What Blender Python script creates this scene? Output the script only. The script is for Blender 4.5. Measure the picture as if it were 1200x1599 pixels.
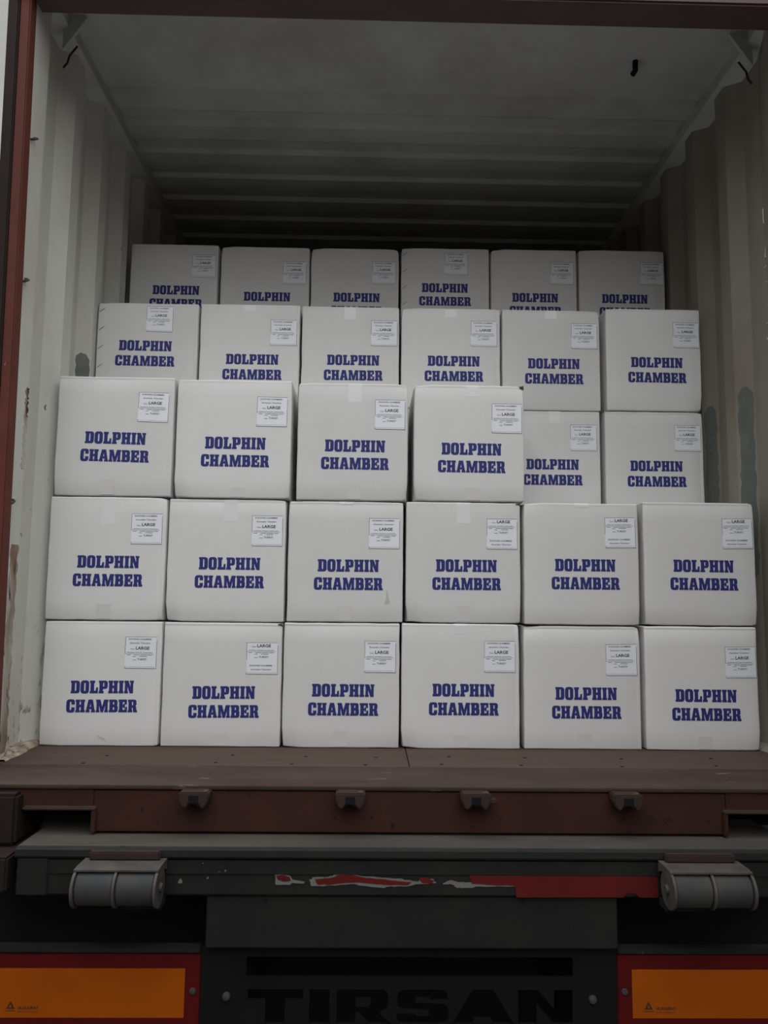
import bpy, bmesh, math, random
from mathutils import Vector, Matrix, noise

for o in list(bpy.data.objects):
    bpy.data.objects.remove(o, do_unlink=True)
SC = bpy.context.scene
COL = SC.collection

# ------------------------------------------------------------------ camera
# metres: x to the right, y into the container, z up, z = 0 on the container floor
CAM = Vector((-0.118, 0.0, 0.4783))
YAW, PITCH, ROLL, FPX = 0.0186, 0.1087, 0.0110, 1213.5
fwd = Vector((math.sin(YAW) * math.cos(PITCH), math.cos(YAW) * math.cos(PITCH), math.sin(PITCH)))
rgt = Vector((math.cos(YAW), -math.sin(YAW), 0))
upv = rgt.cross(fwd)
r2 = rgt * math.cos(ROLL) + upv * math.sin(ROLL)
u2 = upv * math.cos(ROLL) - rgt * math.sin(ROLL)
cd = bpy.data.cameras.new('camera')
cd.sensor_fit = 'VERTICAL'
cd.sensor_height = 36.0
cd.lens = FPX * 36.0 / 1599.0
cd.clip_start = 0.05
cam = bpy.data.objects.new('camera', cd)
COL.objects.link(cam)
m = Matrix((r2, u2, -fwd)).transposed().to_4x4()
m.translation = CAM
cam.matrix_world = m
SC.camera = cam

# ------------------------------------------------------------------ world and exposure
SKY_STRENGTH = 3.3
w = bpy.data.worlds.new('overcast_sky')
SC.world = w
w.use_nodes = True
nt = w.node_tree
bg = nt.nodes['Background']
tc = nt.nodes.new('ShaderNodeTexCoord')
sep = nt.nodes.new('ShaderNodeSeparateXYZ')
rmp = nt.nodes.new('ShaderNodeValToRGB')
nt.links.new(tc.outputs['Generated'], sep.inputs[0])
nt.links.new(sep.outputs['Z'], rmp.inputs[0])
rmp.color_ramp.elements[0].position = 0.0
rmp.color_ramp.elements[0].color = (0.335, 0.345, 0.35, 1)
rmp.color_ramp.elements[1].position = 1.0
rmp.color_ramp.elements[1].color = (1.0, 1.03, 1.07, 1)
nt.links.new(rmp.outputs[0], bg.inputs[0])
bg.inputs[1].default_value = SKY_STRENGTH

SC.view_settings.view_transform = 'Standard'
SC.view_settings.look = 'None'
SC.view_settings.gamma = 1.0
SC.view_settings.use_curve_mapping = False
SC.view_settings.exposure = 0.0


# ------------------------------------------------------------------ materials
def mat(name, col, rough=0.7, metal=0.0, spec=0.4):
    m = bpy.data.materials.new(name)
    m.use_nodes = True
    b = m.node_tree.nodes['Principled BSDF']
    b.inputs['Base Color'].default_value = (*col, 1)
    b.inputs['Roughness'].default_value = rough
    b.inputs['Metallic'].default_value = metal
    b.inputs['Specular IOR Level'].default_value = spec
    return m


def nd(m, t, **kw):
    n = m.node_tree.nodes.new(t)
    for k, v in kw.items():
        setattr(n, k, v)
    return n


def lk(m, a, b):
    m.node_tree.links.new(a, b)


def coords(m, scale=(1, 1, 1)):
    t = nd(m, 'ShaderNodeTexCoord')
    g = nd(m, 'ShaderNodeMapping')
    g.inputs['Scale'].default_value = scale
    lk(m, t.outputs['Object'], g.inputs['Vector'])
    return g.outputs[0]


def noise_fac(m, vec, scale, lo, hi, detail=4, rough=0.6):
    n = nd(m, 'ShaderNodeTexNoise')
    n.inputs['Scale'].default_value = scale
    n.inputs['Detail'].default_value = detail
    n.inputs['Roughness'].default_value = rough
    lk(m, vec, n.inputs['Vector'])
    r = nd(m, 'ShaderNodeMapRange')
    r.inputs['From Min'].default_value = lo
    r.inputs['From Max'].default_value = hi
    lk(m, n.outputs['Fac'], r.inputs['Value'])
    return r.outputs[0], n.outputs['Fac']


def mix(m, fac, a, b):
    x = nd(m, 'ShaderNodeMix', data_type='RGBA')
    if isinstance(fac, (int, float)):
        x.inputs[0].default_value = fac
    else:
        lk(m, fac, x.inputs[0])
    for s, v in ((6, a), (7, b)):
        if isinstance(v, tuple):
            x.inputs[s].default_value = (*v, 1)
        else:
            lk(m, v, x.inputs[s])
    return x.outputs[2]


def bump(m, h, strength, dist):
    b = nd(m, 'ShaderNodeBump')
    b.inputs['Strength'].default_value = strength
    b.inputs['Distance'].default_value = dist
    lk(m, h, b.inputs['Height'])
    lk(m, b.outputs[0], m.node_tree.nodes['Principled BSDF'].inputs['Normal'])


def setcol(m, c):
    lk(m, c, m.node_tree.nodes['Principled BSDF'].inputs['Base Color'])


def worn(name, base, dirt, rust=None, rough=0.6, dirt_scale=5.0, dirt_lo=0.45, dirt_hi=0.75,
         rust_scale=22.0, rust_lo=0.66, rust_hi=0.70, stretch=(1, 1, 1), bumps=0.25, spec=0.15):
    """painted steel: base paint, broad grime, small sharp chips"""
    m = mat(name, base, rough, 0, spec)
    v = coords(m, stretch)
    f, raw = noise_fac(m, v, dirt_scale, dirt_lo, dirt_hi, 5, 0.65)
    c = mix(m, f, base, dirt)
    if rust:
        f2, raw2 = noise_fac(m, v, rust_scale, rust_lo, rust_hi, 6, 0.6)
        c = mix(m, f2, c, rust)
    setcol(m, c)
    if bumps:
        f3, raw3 = noise_fac(m, v, 60, 0, 1, 3)
        bump(m, raw3, bumps, 0.002)
    return m


MT = {}
# white carton board
m = mat('white_carton_board', (0.70, 0.69, 0.66), 0.72, 0, 0.3)
v = coords(m)
f, raw = noise_fac(m, v, 4.0, 0.35, 0.75, 3)
c = mix(m, f, (0.70, 0.692, 0.668), (0.655, 0.645, 0.62))
info = nd(m, 'ShaderNodeObjectInfo')
rr = nd(m, 'ShaderNodeMapRange')
rr.inputs['To Min'].default_value = 0.95
rr.inputs['To Max'].default_value = 1.04
lk(m, info.outputs['Random'], rr.inputs['Value'])
hs = nd(m, 'ShaderNodeHueSaturation')
lk(m, rr.outputs[0], hs.inputs['Value'])
lk(m, c, hs.inputs['Color'])
setcol(m, hs.outputs[0])
v2 = coords(m, (160, 160, 2))
f, raw = noise_fac(m, v2, 1.0, 0, 1, 2)
bump(m, raw, 0.10, 0.002)
MT['carton'] = m
MT['ink'] = mat('blue_ink', (0.030, 0.030, 0.205), 0.6, 0, 0.3)
m = MT['ink']
v = coords(m)
f, raw = noise_fac(m, v, 220, 0.62, 0.75, 3)
setcol(m, mix(m, f, (0.026, 0.030, 0.165), (0.11, 0.115, 0.26)))
MT['paper'] = mat('label_paper', (0.80, 0.81, 0.84), 0.45, 0, 0.45)
MT['print'] = mat('label_black_print', (0.05, 0.05, 0.055), 0.6)
MT['tape_tan'] = mat('tan_tape', (0.62, 0.60, 0.575), 0.35, 0, 0.4)
MT['tape_clear'] = mat('pale_tape', (0.75, 0.745, 0.725), 0.30, 0, 0.5)
MT['staple'] = mat('staple_wire', (0.16, 0.15, 0.14), 0.4, 0.8)
MT['frayed'] = mat('frayed_kraft', (0.16, 0.12, 0.09), 0.9)

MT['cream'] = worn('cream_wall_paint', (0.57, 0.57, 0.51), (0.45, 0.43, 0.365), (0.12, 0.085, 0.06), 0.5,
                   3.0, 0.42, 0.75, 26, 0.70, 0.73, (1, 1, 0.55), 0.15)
MT['cream_rust'] = worn('rust_streaked_cream_paint', (0.46, 0.44, 0.37), (0.22, 0.15, 0.10), (0.05, 0.032, 0.022), 0.7,
                        7.0, 0.42, 0.60, 24, 0.55, 0.60, (1, 1, 0.3), 0.4)
MT['cream_right'] = worn('dark_brownish_cream_paint', (0.30, 0.28, 0.235), (0.22, 0.19, 0.15), (0.12, 0.085, 0.06), 0.55,  # darker, browner base than the left wall's cream
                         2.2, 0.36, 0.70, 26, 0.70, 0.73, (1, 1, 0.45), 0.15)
# the paint is chipped and rust-spotted near the floor
m = MT['cream']
b_ = m.node_tree.nodes['Principled BSDF']
old = b_.inputs['Base Color'].links[0].from_socket
v = coords(m, (1, 1, 0.6))
f, raw = noise_fac(m, v, 34, 0.56, 0.60, 6, 0.65)
sx_ = nd(m, 'ShaderNodeSeparateXYZ')
lk(m, coords(m), sx_.inputs[0])
g_ = nd(m, 'ShaderNodeMapRange')
g_.inputs['From Min'].default_value = 0.45
g_.inputs['From Max'].default_value = 0.0
lk(m, sx_.outputs['Z'], g_.inputs['Value'])
big, raw = noise_fac(m, coords(m), 7, 0.40, 0.55, 3)
p1 = nd(m, 'ShaderNodeMath', operation='MULTIPLY')
lk(m, f, p1.inputs[0]); lk(m, g_.outputs[0], p1.inputs[1])
p2 = nd(m, 'ShaderNodeMath', operation='MULTIPLY')
lk(m, p1.outputs[0], p2.inputs[0]); lk(m, big, p2.inputs[1])
setcol(m, mix(m, p2.outputs[0], old, (0.075, 0.050, 0.036)))
MT['roof'] = worn('grey_roof_paint', (0.50, 0.515, 0.51), (0.38, 0.375, 0.355), (0.10, 0.08, 0.07), 0.45,
                  3.0, 0.42, 0.75, 16, 0.74, 0.76, (1, 1, 1), 0.12)
MT['primer'] = worn('grey_green_primer', (0.13, 0.145, 0.13), (0.18, 0.19, 0.17), (0.08, 0.06, 0.05), 0.6, 9, 0.5, 0.7, 40, 0.66, 0.69)
MT['red'] = worn('red_oxide_paint', (0.125, 0.036, 0.026), (0.082, 0.029, 0.021), (0.22, 0.16, 0.13), 0.65,
                 6, 0.4, 0.7, 30, 0.72, 0.75, (1, 1, 0.4), 0.2)
MT['red_dark'] = worn('weathered_dark_red_paint', (0.024, 0.014, 0.011), (0.015, 0.011, 0.009), (0.06, 0.028, 0.018), 0.7,
                      8, 0.4, 0.7, 25, 0.68, 0.72, (1, 1, 0.4), 0.2)
MT['header'] = worn('dull_maroon_header_paint', (0.125, 0.080, 0.082), (0.105, 0.073, 0.077), (0.20, 0.17, 0.17), 0.7,
                    5, 0.4, 0.7, 25, 0.74, 0.78)
MT['gutter'] = worn('pale_grey_gutter', (0.30, 0.28, 0.28), (0.20, 0.19, 0.19), None, 0.6)
MT['sill_face'] = worn('brown_sill_paint', (0.048, 0.018, 0.0125), (0.032, 0.0145, 0.011), (0.018, 0.010, 0.009), 0.7,
                       7, 0.4, 0.7, 30, 0.66, 0.70, (1, 1, 1), 0.3)
MT['sill_top'] = worn('worn_brown_threshold', (0.062, 0.041, 0.031), (0.042, 0.027, 0.021), (0.14, 0.105, 0.082), 0.7,
                      9, 0.4, 0.7, 22, 0.64, 0.70, (0.35, 1, 1), 0.4)
MT['ply'] = worn('brown_plywood_floor', (0.090, 0.059, 0.046), (0.072, 0.046, 0.037), (0.035, 0.024, 0.020), 0.7,
                 10, 0.4, 0.7, 14, 0.68, 0.71, (0.25, 1.6, 1), 0.3)
MT['dust'] = worn('dusty_deck_steel', (0.070, 0.062, 0.052), (0.050, 0.045, 0.038), (0.03, 0.025, 0.022), 0.85,
                  8, 0.4, 0.7, 30, 0.66, 0.70, (0.4, 1, 1), 0.3)
MT['frame'] = worn('dark_grey_chassis_paint', (0.0125, 0.0128, 0.0122), (0.020, 0.0185, 0.0165), (0.06, 0.055, 0.05), 0.65,
                   5, 0.4, 0.7, 35, 0.73, 0.75, (1, 1, 1), 0.25)
MT['rustblock'] = worn('rusty_steel_block', (0.045, 0.027, 0.021), (0.030, 0.021, 0.018), (0.11, 0.078, 0.06), 0.85, 10, 0.4, 0.7)
MT['black'] = mat('black_underbody', (0.006, 0.006, 0.007), 0.8, 0, 0.2)
MT['rubber'] = worn('worn_grey_roller', (0.036, 0.036, 0.036), (0.055, 0.052, 0.047), None, 0.6, 12, 0.4, 0.7)
MT['steel'] = worn('scuffed_steel_rim', (0.080, 0.072, 0.064), (0.048, 0.042, 0.037), None, 0.55, 15, 0.4, 0.7)
MT['brdred'] = worn('red_board_sheet', (0.085, 0.003, 0.003), (0.060, 0.002, 0.003), (0.05, 0.035, 0.033), 0.6,
                    5, 0.4, 0.7, 14, 0.72, 0.74, (0.4, 1, 1), 0)
MT['orange'] = worn('orange_reflective_sheet', (0.33, 0.066, 0.0), (0.28, 0.056, 0.0), None, 0.6, 6, 0.4, 0.7, bumps=0)
MT['darkprint'] = mat('dark_sheet_print', (0.03, 0.012, 0.006), 0.6)
MT['tapered'] = worn('red_reflective_tape', (0.105, 0.010, 0.008), (0.075, 0.008, 0.007), (0.025, 0.014, 0.013), 0.6, 9, 0.4, 0.7, 30, 0.70, 0.72, bumps=0)
MT['tapeback'] = mat('torn_white_tape_backing', (0.15, 0.142, 0.13), 0.8, 0, 0.2)
MT['plate'] = worn('black_name_panel', (0.0045, 0.0042, 0.0045), (0.007, 0.0062, 0.006), (0.03, 0.028, 0.025), 0.7, 6, 0.4, 0.7, 40, 0.75, 0.77)
MT['bolt'] = mat('dull_bolt_steel', (0.045, 0.043, 0.04), 0.7, 0.1)
MT['chalk'] = mat('white_chalk', (0.62, 0.60, 0.54), 0.9)
MT['debris'] = worn('flaked_filler', (0.44, 0.38, 0.31), (0.24, 0.16, 0.11), (0.08, 0.05, 0.04), 0.9, 25, 0.4, 0.6, 50, 0.6, 0.64, bumps=0.6)
MT['wallgrey'] = worn('brown_blocker_wall', (0.085, 0.066, 0.050), (0.065, 0.052, 0.040), None, 0.85, 0.6, 0.35, 0.7)  # dark brown chosen so the added buildings dim and warm the bounce
MT['concrete'] = worn('yard_asphalt', (0.10, 0.098, 0.095), (0.075, 0.073, 0.07), (0.05, 0.048, 0.045), 0.85, 0.6, 0.35, 0.7, 3, 0.66, 0.72)


# ------------------------------------------------------------------ mesh helpers
class MB:
    def __init__(s):
        s.v, s.f = [], []

    def add(s, vs, fs):
        n = len(s.v)
        s.v += [tuple(p) for p in vs]
        s.f += [tuple(i + n for i in f) for f in fs]
        return s

    def box(s, x0, x1, y0, y1, z0, z1):
        return s.add([(x0, y0, z0), (x1, y0, z0), (x1, y1, z0), (x0, y1, z0), (x0, y0, z1), (x1, y0, z1), (x1, y1, z1), (x0, y1, z1)],
                     [(3, 2, 1, 0), (4, 5, 6, 7), (0, 1, 5, 4), (1, 2, 6, 5), (2, 3, 7, 6), (3, 0, 4, 7)])

    def prism_x(s, poly, x0, x1):
        """poly of (y, z), extruded along x"""
        n = len(poly)
        return s.add([(x0, y, z) for y, z in poly] + [(x1, y, z) for y, z in poly],
                     [tuple(range(n))] + [tuple(range(2 * n - 1, n - 1, -1))] + [(i, i + n, (i + 1) % n + n, (i + 1) % n) for i in range(n)])

    def prism_y(s, poly, y0, y1):
        """poly of (x, z), extruded along y"""
        n = len(poly)
        return s.add([(x, y0, z) for x, z in poly] + [(x, y1, z) for x, z in poly],
                     [tuple(range(n))] + [tuple(range(2 * n - 1, n - 1, -1))] + [(i, i + n, (i + 1) % n + n, (i + 1) % n) for i in range(n)])

    def lathe_x(s, prof, x, y, z, seg=32):
        """prof of (dx, radius) turned about the x axis"""
        n = len(prof)
        vs, fs = [], []
        for k in range(seg):
            a = 2 * math.pi * k / seg
            for dx, r in prof:
                vs.append((x + dx, y + r * math.cos(a), z + r * math.sin(a)))
        for k in range(seg):
            for i in range(n - 1):
                a, b = k * n + i, ((k + 1) % seg) * n + i
                fs.append((a, a + 1, b + 1, b))
        fs.append(tuple(k * n for k in range(seg)))
        fs.append(tuple(k * n + n - 1 for k in reversed(range(seg))))
        return s.add(vs, fs)

    def tube(s, pts, r, seg=8):
        pts = [Vector(p) for p in pts]
        vs, fs = [], []
        for i, p in enumerate(pts):
            d = (pts[min(i + 1, len(pts) - 1)] - pts[max(i - 1, 0)]).normalized()
            a = d.cross(Vector((0.31, 0.52, 0.8))).normalized()
            b = d.cross(a)
            for k in range(seg):
                t = 2 * math.pi * k / seg
                vs.append(p + (a * math.cos(t) + b * math.sin(t)) * r)
        for i in range(len(pts) - 1):
            for k in range(seg):
                fs.append((i * seg + k, i * seg + (k + 1) % seg, (i + 1) * seg + (k + 1) % seg, (i + 1) * seg + k))
        fs.append(tuple(range(seg)))
        fs.append(tuple(range(len(pts) * seg - 1, (len(pts) - 1) * seg - 1, -1)))
        return s.add(vs, fs)

    def mesh(s, name, material, smooth=False, bev=0.0, seg=2):
        me = bpy.data.meshes.new(name)
        me.from_pydata(s.v, [], s.f)
        bm = bmesh.new()
        bm.from_mesh(me)
        bmesh.ops.recalc_face_normals(bm, faces=bm.faces)
        if bev:
            bmesh.ops.bevel(bm, geom=[e for e in bm.edges if e.is_manifold and e.calc_face_angle(0) > 0.5], offset=bev, segments=seg,
                            affect='EDGES', clamp_overlap=True)
        bm.to_mesh(me)
        bm.free()
        me.materials.append(MT[material])
        if smooth:
            me.polygons.foreach_set('use_smooth', [True] * len(me.polygons))
            try:
                me.set_sharp_from_angle(angle=math.radians(40))
            except Exception:
                pass
        return me

    def obj(s, name, material, parent=None, **kw):
        return link(name, s.mesh(name, material, **kw), parent)


def link(name, data, parent=None, loc=None):
    o = bpy.data.objects.new(name, data)
    COL.objects.link(o)
    if parent is not None:
        o.parent = parent
    if loc is not None:
        o.location = loc
    return o


def tag(o, label=None, cat=None, group=None, kind=None):
    if label:
        o['label'] = label
    if cat:
        o['category'] = cat
    if group:
        o['group'] = group
    if kind:
        o['kind'] = kind
    return o


# ------------------------------------------------------------------ flat print: outlines, glyphs, text
def rounded(pts, seg=4):
    """points (x, y) or (x, y, radius): corners with a radius become arcs"""
    out = []
    n = len(pts)
    for i, p in enumerate(pts):
        if len(p) < 3 or p[2] == 0:
            out.append((p[0], p[1]))
            continue
        c = Vector(p[:2])
        a = (Vector(pts[i - 1][:2]) - c)
        b = (Vector(pts[(i + 1) % n][:2]) - c)
        r = min(p[2], a.length * 0.499, b.length * 0.499) if False else min(p[2], a.length, b.length)
        a, b = c + a.normalized() * r, c + b.normalized() * r
        for k in range(seg + 1):
            t = k / seg
            q = a * (1 - t) ** 2 + c * 2 * t * (1 - t) + b * t ** 2
            out.append((q.x, q.y))
    return out


def curve_mesh(name, loops, extrude=0.0, offset=0.0):
    """closed outlines in x, y -> filled mesh, inner outlines become holes"""
    cu = bpy.data.curves.new(name, 'CURVE')
    cu.dimensions = '2D'
    cu.fill_mode = 'BOTH'
    cu.extrude = extrude
    cu.offset = offset
    for lp in loops:
        sp = cu.splines.new('POLY')
        sp.points.add(len(lp) - 1)
        for p, q in zip(sp.points, lp):
            p.co = (q[0], q[1], 0, 1)
        sp.use_cyclic_u = True
    o = bpy.data.objects.new(name, cu)
    COL.objects.link(o)
    dg = bpy.context.evaluated_depsgraph_get()
    me = bpy.data.meshes.new_from_object(o.evaluated_get(dg))
    bpy.data.objects.remove(o, do_unlink=True)
    bpy.data.curves.remove(cu)
    return [tuple(v.co) for v in me.vertices], [tuple(p.vertices) for p in me.polygons]


def font_polys(text, bold=0.0, res=2, shear=0.0):
    cu = bpy.data.curves.new('text', 'FONT')
    cu.body = text
    cu.resolution_u = res
    cu.offset = bold
    cu.shear = shear
    o = bpy.data.objects.new('text', cu)
    COL.objects.link(o)
    dg = bpy.context.evaluated_depsgraph_get()
    me = bpy.data.meshes.new_from_object(o.evaluated_get(dg))
    bpy.data.objects.remove(o, do_unlink=True)
    vs, fs = [tuple(v.co) for v in me.vertices], [tuple(p.vertices) for p in me.polygons]
    return vs, fs


def fit(polys, x0, x1, y0, y1):
    vs, fs = polys
    ax, bx = min(v[0] for v in vs), max(v[0] for v in vs)
    ay, by = min(v[1] for v in vs), max(v[1] for v in vs)
    return [(x0 + (v[0] - ax) / (bx - ax) * (x1 - x0), y0 + (v[1] - ay) / (by - ay) * (y1 - y0), v[2]) for v in vs], fs


def hole(x0, y0, x1, y1, r=0.05):
    return [(x0, y0, r), (x1, y0, r), (x1, y1, r), (x0, y1, r)]


SLAB = {
    'I': (0.38, [[(0, 0), (.38, 0), (.38, .17), (.325, .17), (.325, .83), (.38, .83), (.38, 1), (0, 1), (0, .83), (.055, .83), (.055, .17), (0, .17)]]),
    'D': (0.74, [[(0, 0), (.74, 0, .24), (.74, 1, .24), (0, 1), (0, .84), (.055, .84), (.055, .16), (0, .16)], hole(.33, .17, .46, .83, .09)]),
    'O': (0.69, [[(0, -.02, .27), (.69, -.02, .27), (.69, 1.02, .27), (0, 1.02, .27)], hole(.275, .17, .415, .83, .07)]),
    'L': (0.67, [[(0, 0), (.67, 0), (.67, .46), (.54, .46), (.48, .19), (.34, .19), (.34, .83), (.41, .83), (.41, 1), (0, 1), (0, .83), (.06, .83), (.06, .17), (0, .17)]]),
    'P': (0.72, [[(0, 0), (.40, 0), (.40, .16), (.335, .16), (.335, .35), (.72, .35, .22), (.72, 1, .22), (0, 1), (0, .83), (.055, .83), (.055, .17), (0, .17)], hole(.335, .52, .45, .84)]),
    'H': (0.79, [[(0, 0), (.37, 0), (.37, .16), (.325, .16), (.325, .41), (.465, .41), (.465, .16), (.42, .16), (.42, 0), (.79, 0), (.79, .16), (.735, .16), (.735, .84), (.79, .84), (.79, 1),
                  (.42, 1), (.42, .84), (.465, .84), (.465, .60), (.325, .60), (.325, .84), (.37, .84), (.37, 1), (0, 1), (0, .84), (.055, .84), (.055, .16), (0, .16)]]),
    'N': (0.77, [[(0, 0), (.31, 0), (.31, .15), (.25, .15), (.25, .58), (.46, 0), (.72, 0), (.72, .85), (.77, .85), (.77, 1), (.46, 1), (.46, .85), (.52, .85), (.52, .46), (.32, 1), (0, 1), (0, .85), (.05, .85), (.05, .15), (0, .15)]]),
    'C': (0.70, [[(.43, .38), (.70, .38), (.70, -.02, .24), (0, -.02, .27), (0, 1.02, .27), (.70, 1.02, .20), (.70, .61), (.43, .61), (.43, .84, .07), (.28, .84, .06), (.28, .17, .06), (.43, .17, .07)]]),
    'A': (0.80, [[(0, 0), (.33, 0), (.33, .15), (.29, .15), (.31, .25), (.49, .25), (.51, .15), (.47, .15), (.47, 0), (.80, 0), (.80, .15), (.755, .15), (.58, 1), (.22, 1), (.045, .15), (0, .15)],
                 [(.335, .42), (.465, .42), (.40, .74)]]),
    'M': (1.02, [[(0, 0), (.30, 0), (.30, .15), (.25, .15), (.25, .62), (.41, 0), (.61, 0), (.77, .62), (.77, .15), (.72, .15), (.72, 0), (1.02, 0), (1.02, .15), (.975, .15), (.975, .85), (1.02, .85), (1.02, 1),
                  (.67, 1), (.51, .42), (.35, 1), (0, 1), (0, .85), (.045, .85), (.045, .15), (0, .15)]]),
    'B': (0.74, [[(0, 0), (.74, 0, .22), (.74, .50, .12), (.66, .535), (.71, .58, .05), (.71, 1, .20), (0, 1), (0, .84), (.055, .84), (.055, .16), (0, .16)], hole(.33, .17, .455, .41), hole(.33, .60, .44, .83)]),
    'E': (0.72, [[(0, 0), (.72, 0), (.72, .41), (.59, .41), (.53, .18), (.34, .18), (.34, .42), (.41, .42), (.44, .33), (.53, .33), (.53, .68), (.44, .68), (.41, .58), (.34, .58), (.34, .82), (.50, .82), (.56, .62), (.69, .62), (.69, 1), (0, 1), (0, .84), (.055, .84), (.055, .16), (0, .16)]]),
    'R': (0.76, [[(0, 0), (.38, 0), (.38, .15), (.33, .15), (.33, .38), (.41, .38), (.47, 0), (.78, 0), (.78, .15), (.715, .15), (.69, .44, .05), (.62, .50), (.71, .58, .05), (.71, 1, .20), (0, 1), (0, .84), (.055, .84), (.055, .16), (0, .16)], hole(.33, .54, .44, .84)]),
}


def slab_word(word, x0, x1, y0, h, gap=0.075):
    loops = []
    x = 0
    for ch in word:
        wd, cs = SLAB[ch]
        for cset in cs:
            loops.append([(x + px, py) for px, py in rounded(cset)])
        x += wd + gap
    x -= gap
    k = (x1 - x0) / x
    return [[(x0 + px * k, y0 + py * h) for px, py in lp] for lp in loops]


def facing(mb, polys, y=0.0):
    """x, y drawing -> upright drawing that faces the door (-y)"""
    vs, fs = polys
    mb.add([(v[0], y - v[2], v[1]) for v in vs], fs)
    return mb


def flat_mesh(name, mb, material):
    me = bpy.data.meshes.new(name)
    me.from_pydata(mb.v, [], mb.f)
    me.materials.append(MT[material])
    return me


# two lines of lettering, origin in the middle of the upper word
LET = flat_mesh('lettering', facing(MB(), curve_mesh('lettering', slab_word('DOLPHIN', -.099, .099, -.0195, .039) + slab_word('CHAMBER', -.1105, .1115, -.0785, .039), 0.0002, 0.00035)), 'ink')


def bars(mb, rects, y):
    for x0, x1, z, t in rects:
        mb.add([(x0, y, z - t / 2), (x1, y, z - t / 2), (x1, y, z + t / 2), (x0, y, z + t / 2)], [(0, 1, 2, 3)])


def label_print(variant):
    mb = MB()
    S = 0.1
    def T(txt, x0, x1, ytop, ybot, bold):
        facing(mb, fit(font_polys(txt, bold), (x0 - .5) * S, (x1 - .5) * S, (.5 - ybot) * S, (.5 - ytop) * S))
    def B(x0, x1, yy, t=0.009):
        bars(mb, [((x0 - .5) * S, (x1 - .5) * S, (.5 - yy) * S, t * S)], 0)
    if variant == 'A':
        T('DOLPHIN CHAMBER', .10, .83, .055, .105, .015)
        T('Atomizer Chamber', .14, .80, .175, .225, .010)
        T('Size:', .17, .30, .365, .41, .0)
        T('LARGE', .335, .77, .31, .41, .03)
        o = .50
    else:
        T('Size:', .17, .30, .105, .15, .0)
        T('LARGE', .335, .77, .05, .15, .03)
        T('DOLPHIN CHAMBER', .10, .83, .70, .75, .015)
        T('Atomizer Chamber', .14, .80, .82, .87, .010)
        o = .24
    for x0, x1 in ((.06, .30), (.32, .55), (.57, .87)):
        B(x0, x1, o, .011)
    B(.02, .92, o + .04, .008)
    for x0, x1, yy in ((.06, .18, .08), (.28, .46, .08), (.48, .70, .08), (.72, .87, .08), (.25, .35, .13), (.46, .70, .125)):
        B(x0, x1, o + yy, .013)
    B(.25, .36, o + .235, .013)
    T('TURKEY', .395, .70, o + .185, o + .245, .012)
    B(.0, 1.0, .006, .010)
    B(.0, 1.0, .994, .012)
    B(.02, .96, .945, .005)
    mb2 = []
    for x in (.005, .995):
        for a, b in (((0, .55), (.93, 1.0)) if x < .5 else ((.08, 1.0),)):
            mb2.append(((x - .005 - .5) * S, (x + .005 - .5) * S, (.5 - (a + b) / 2) * S, (b - a) * S))
    bars(mb, mb2, 0)
    return flat_mesh('label_print', mb, 'print')


PRINTS = {'A': label_print('A'), 'B': label_print('B')}
PAPER = MB().box(-.05, .05, -.0003, 0, -.05, .05).mesh('shipping_label', 'paper')


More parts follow.
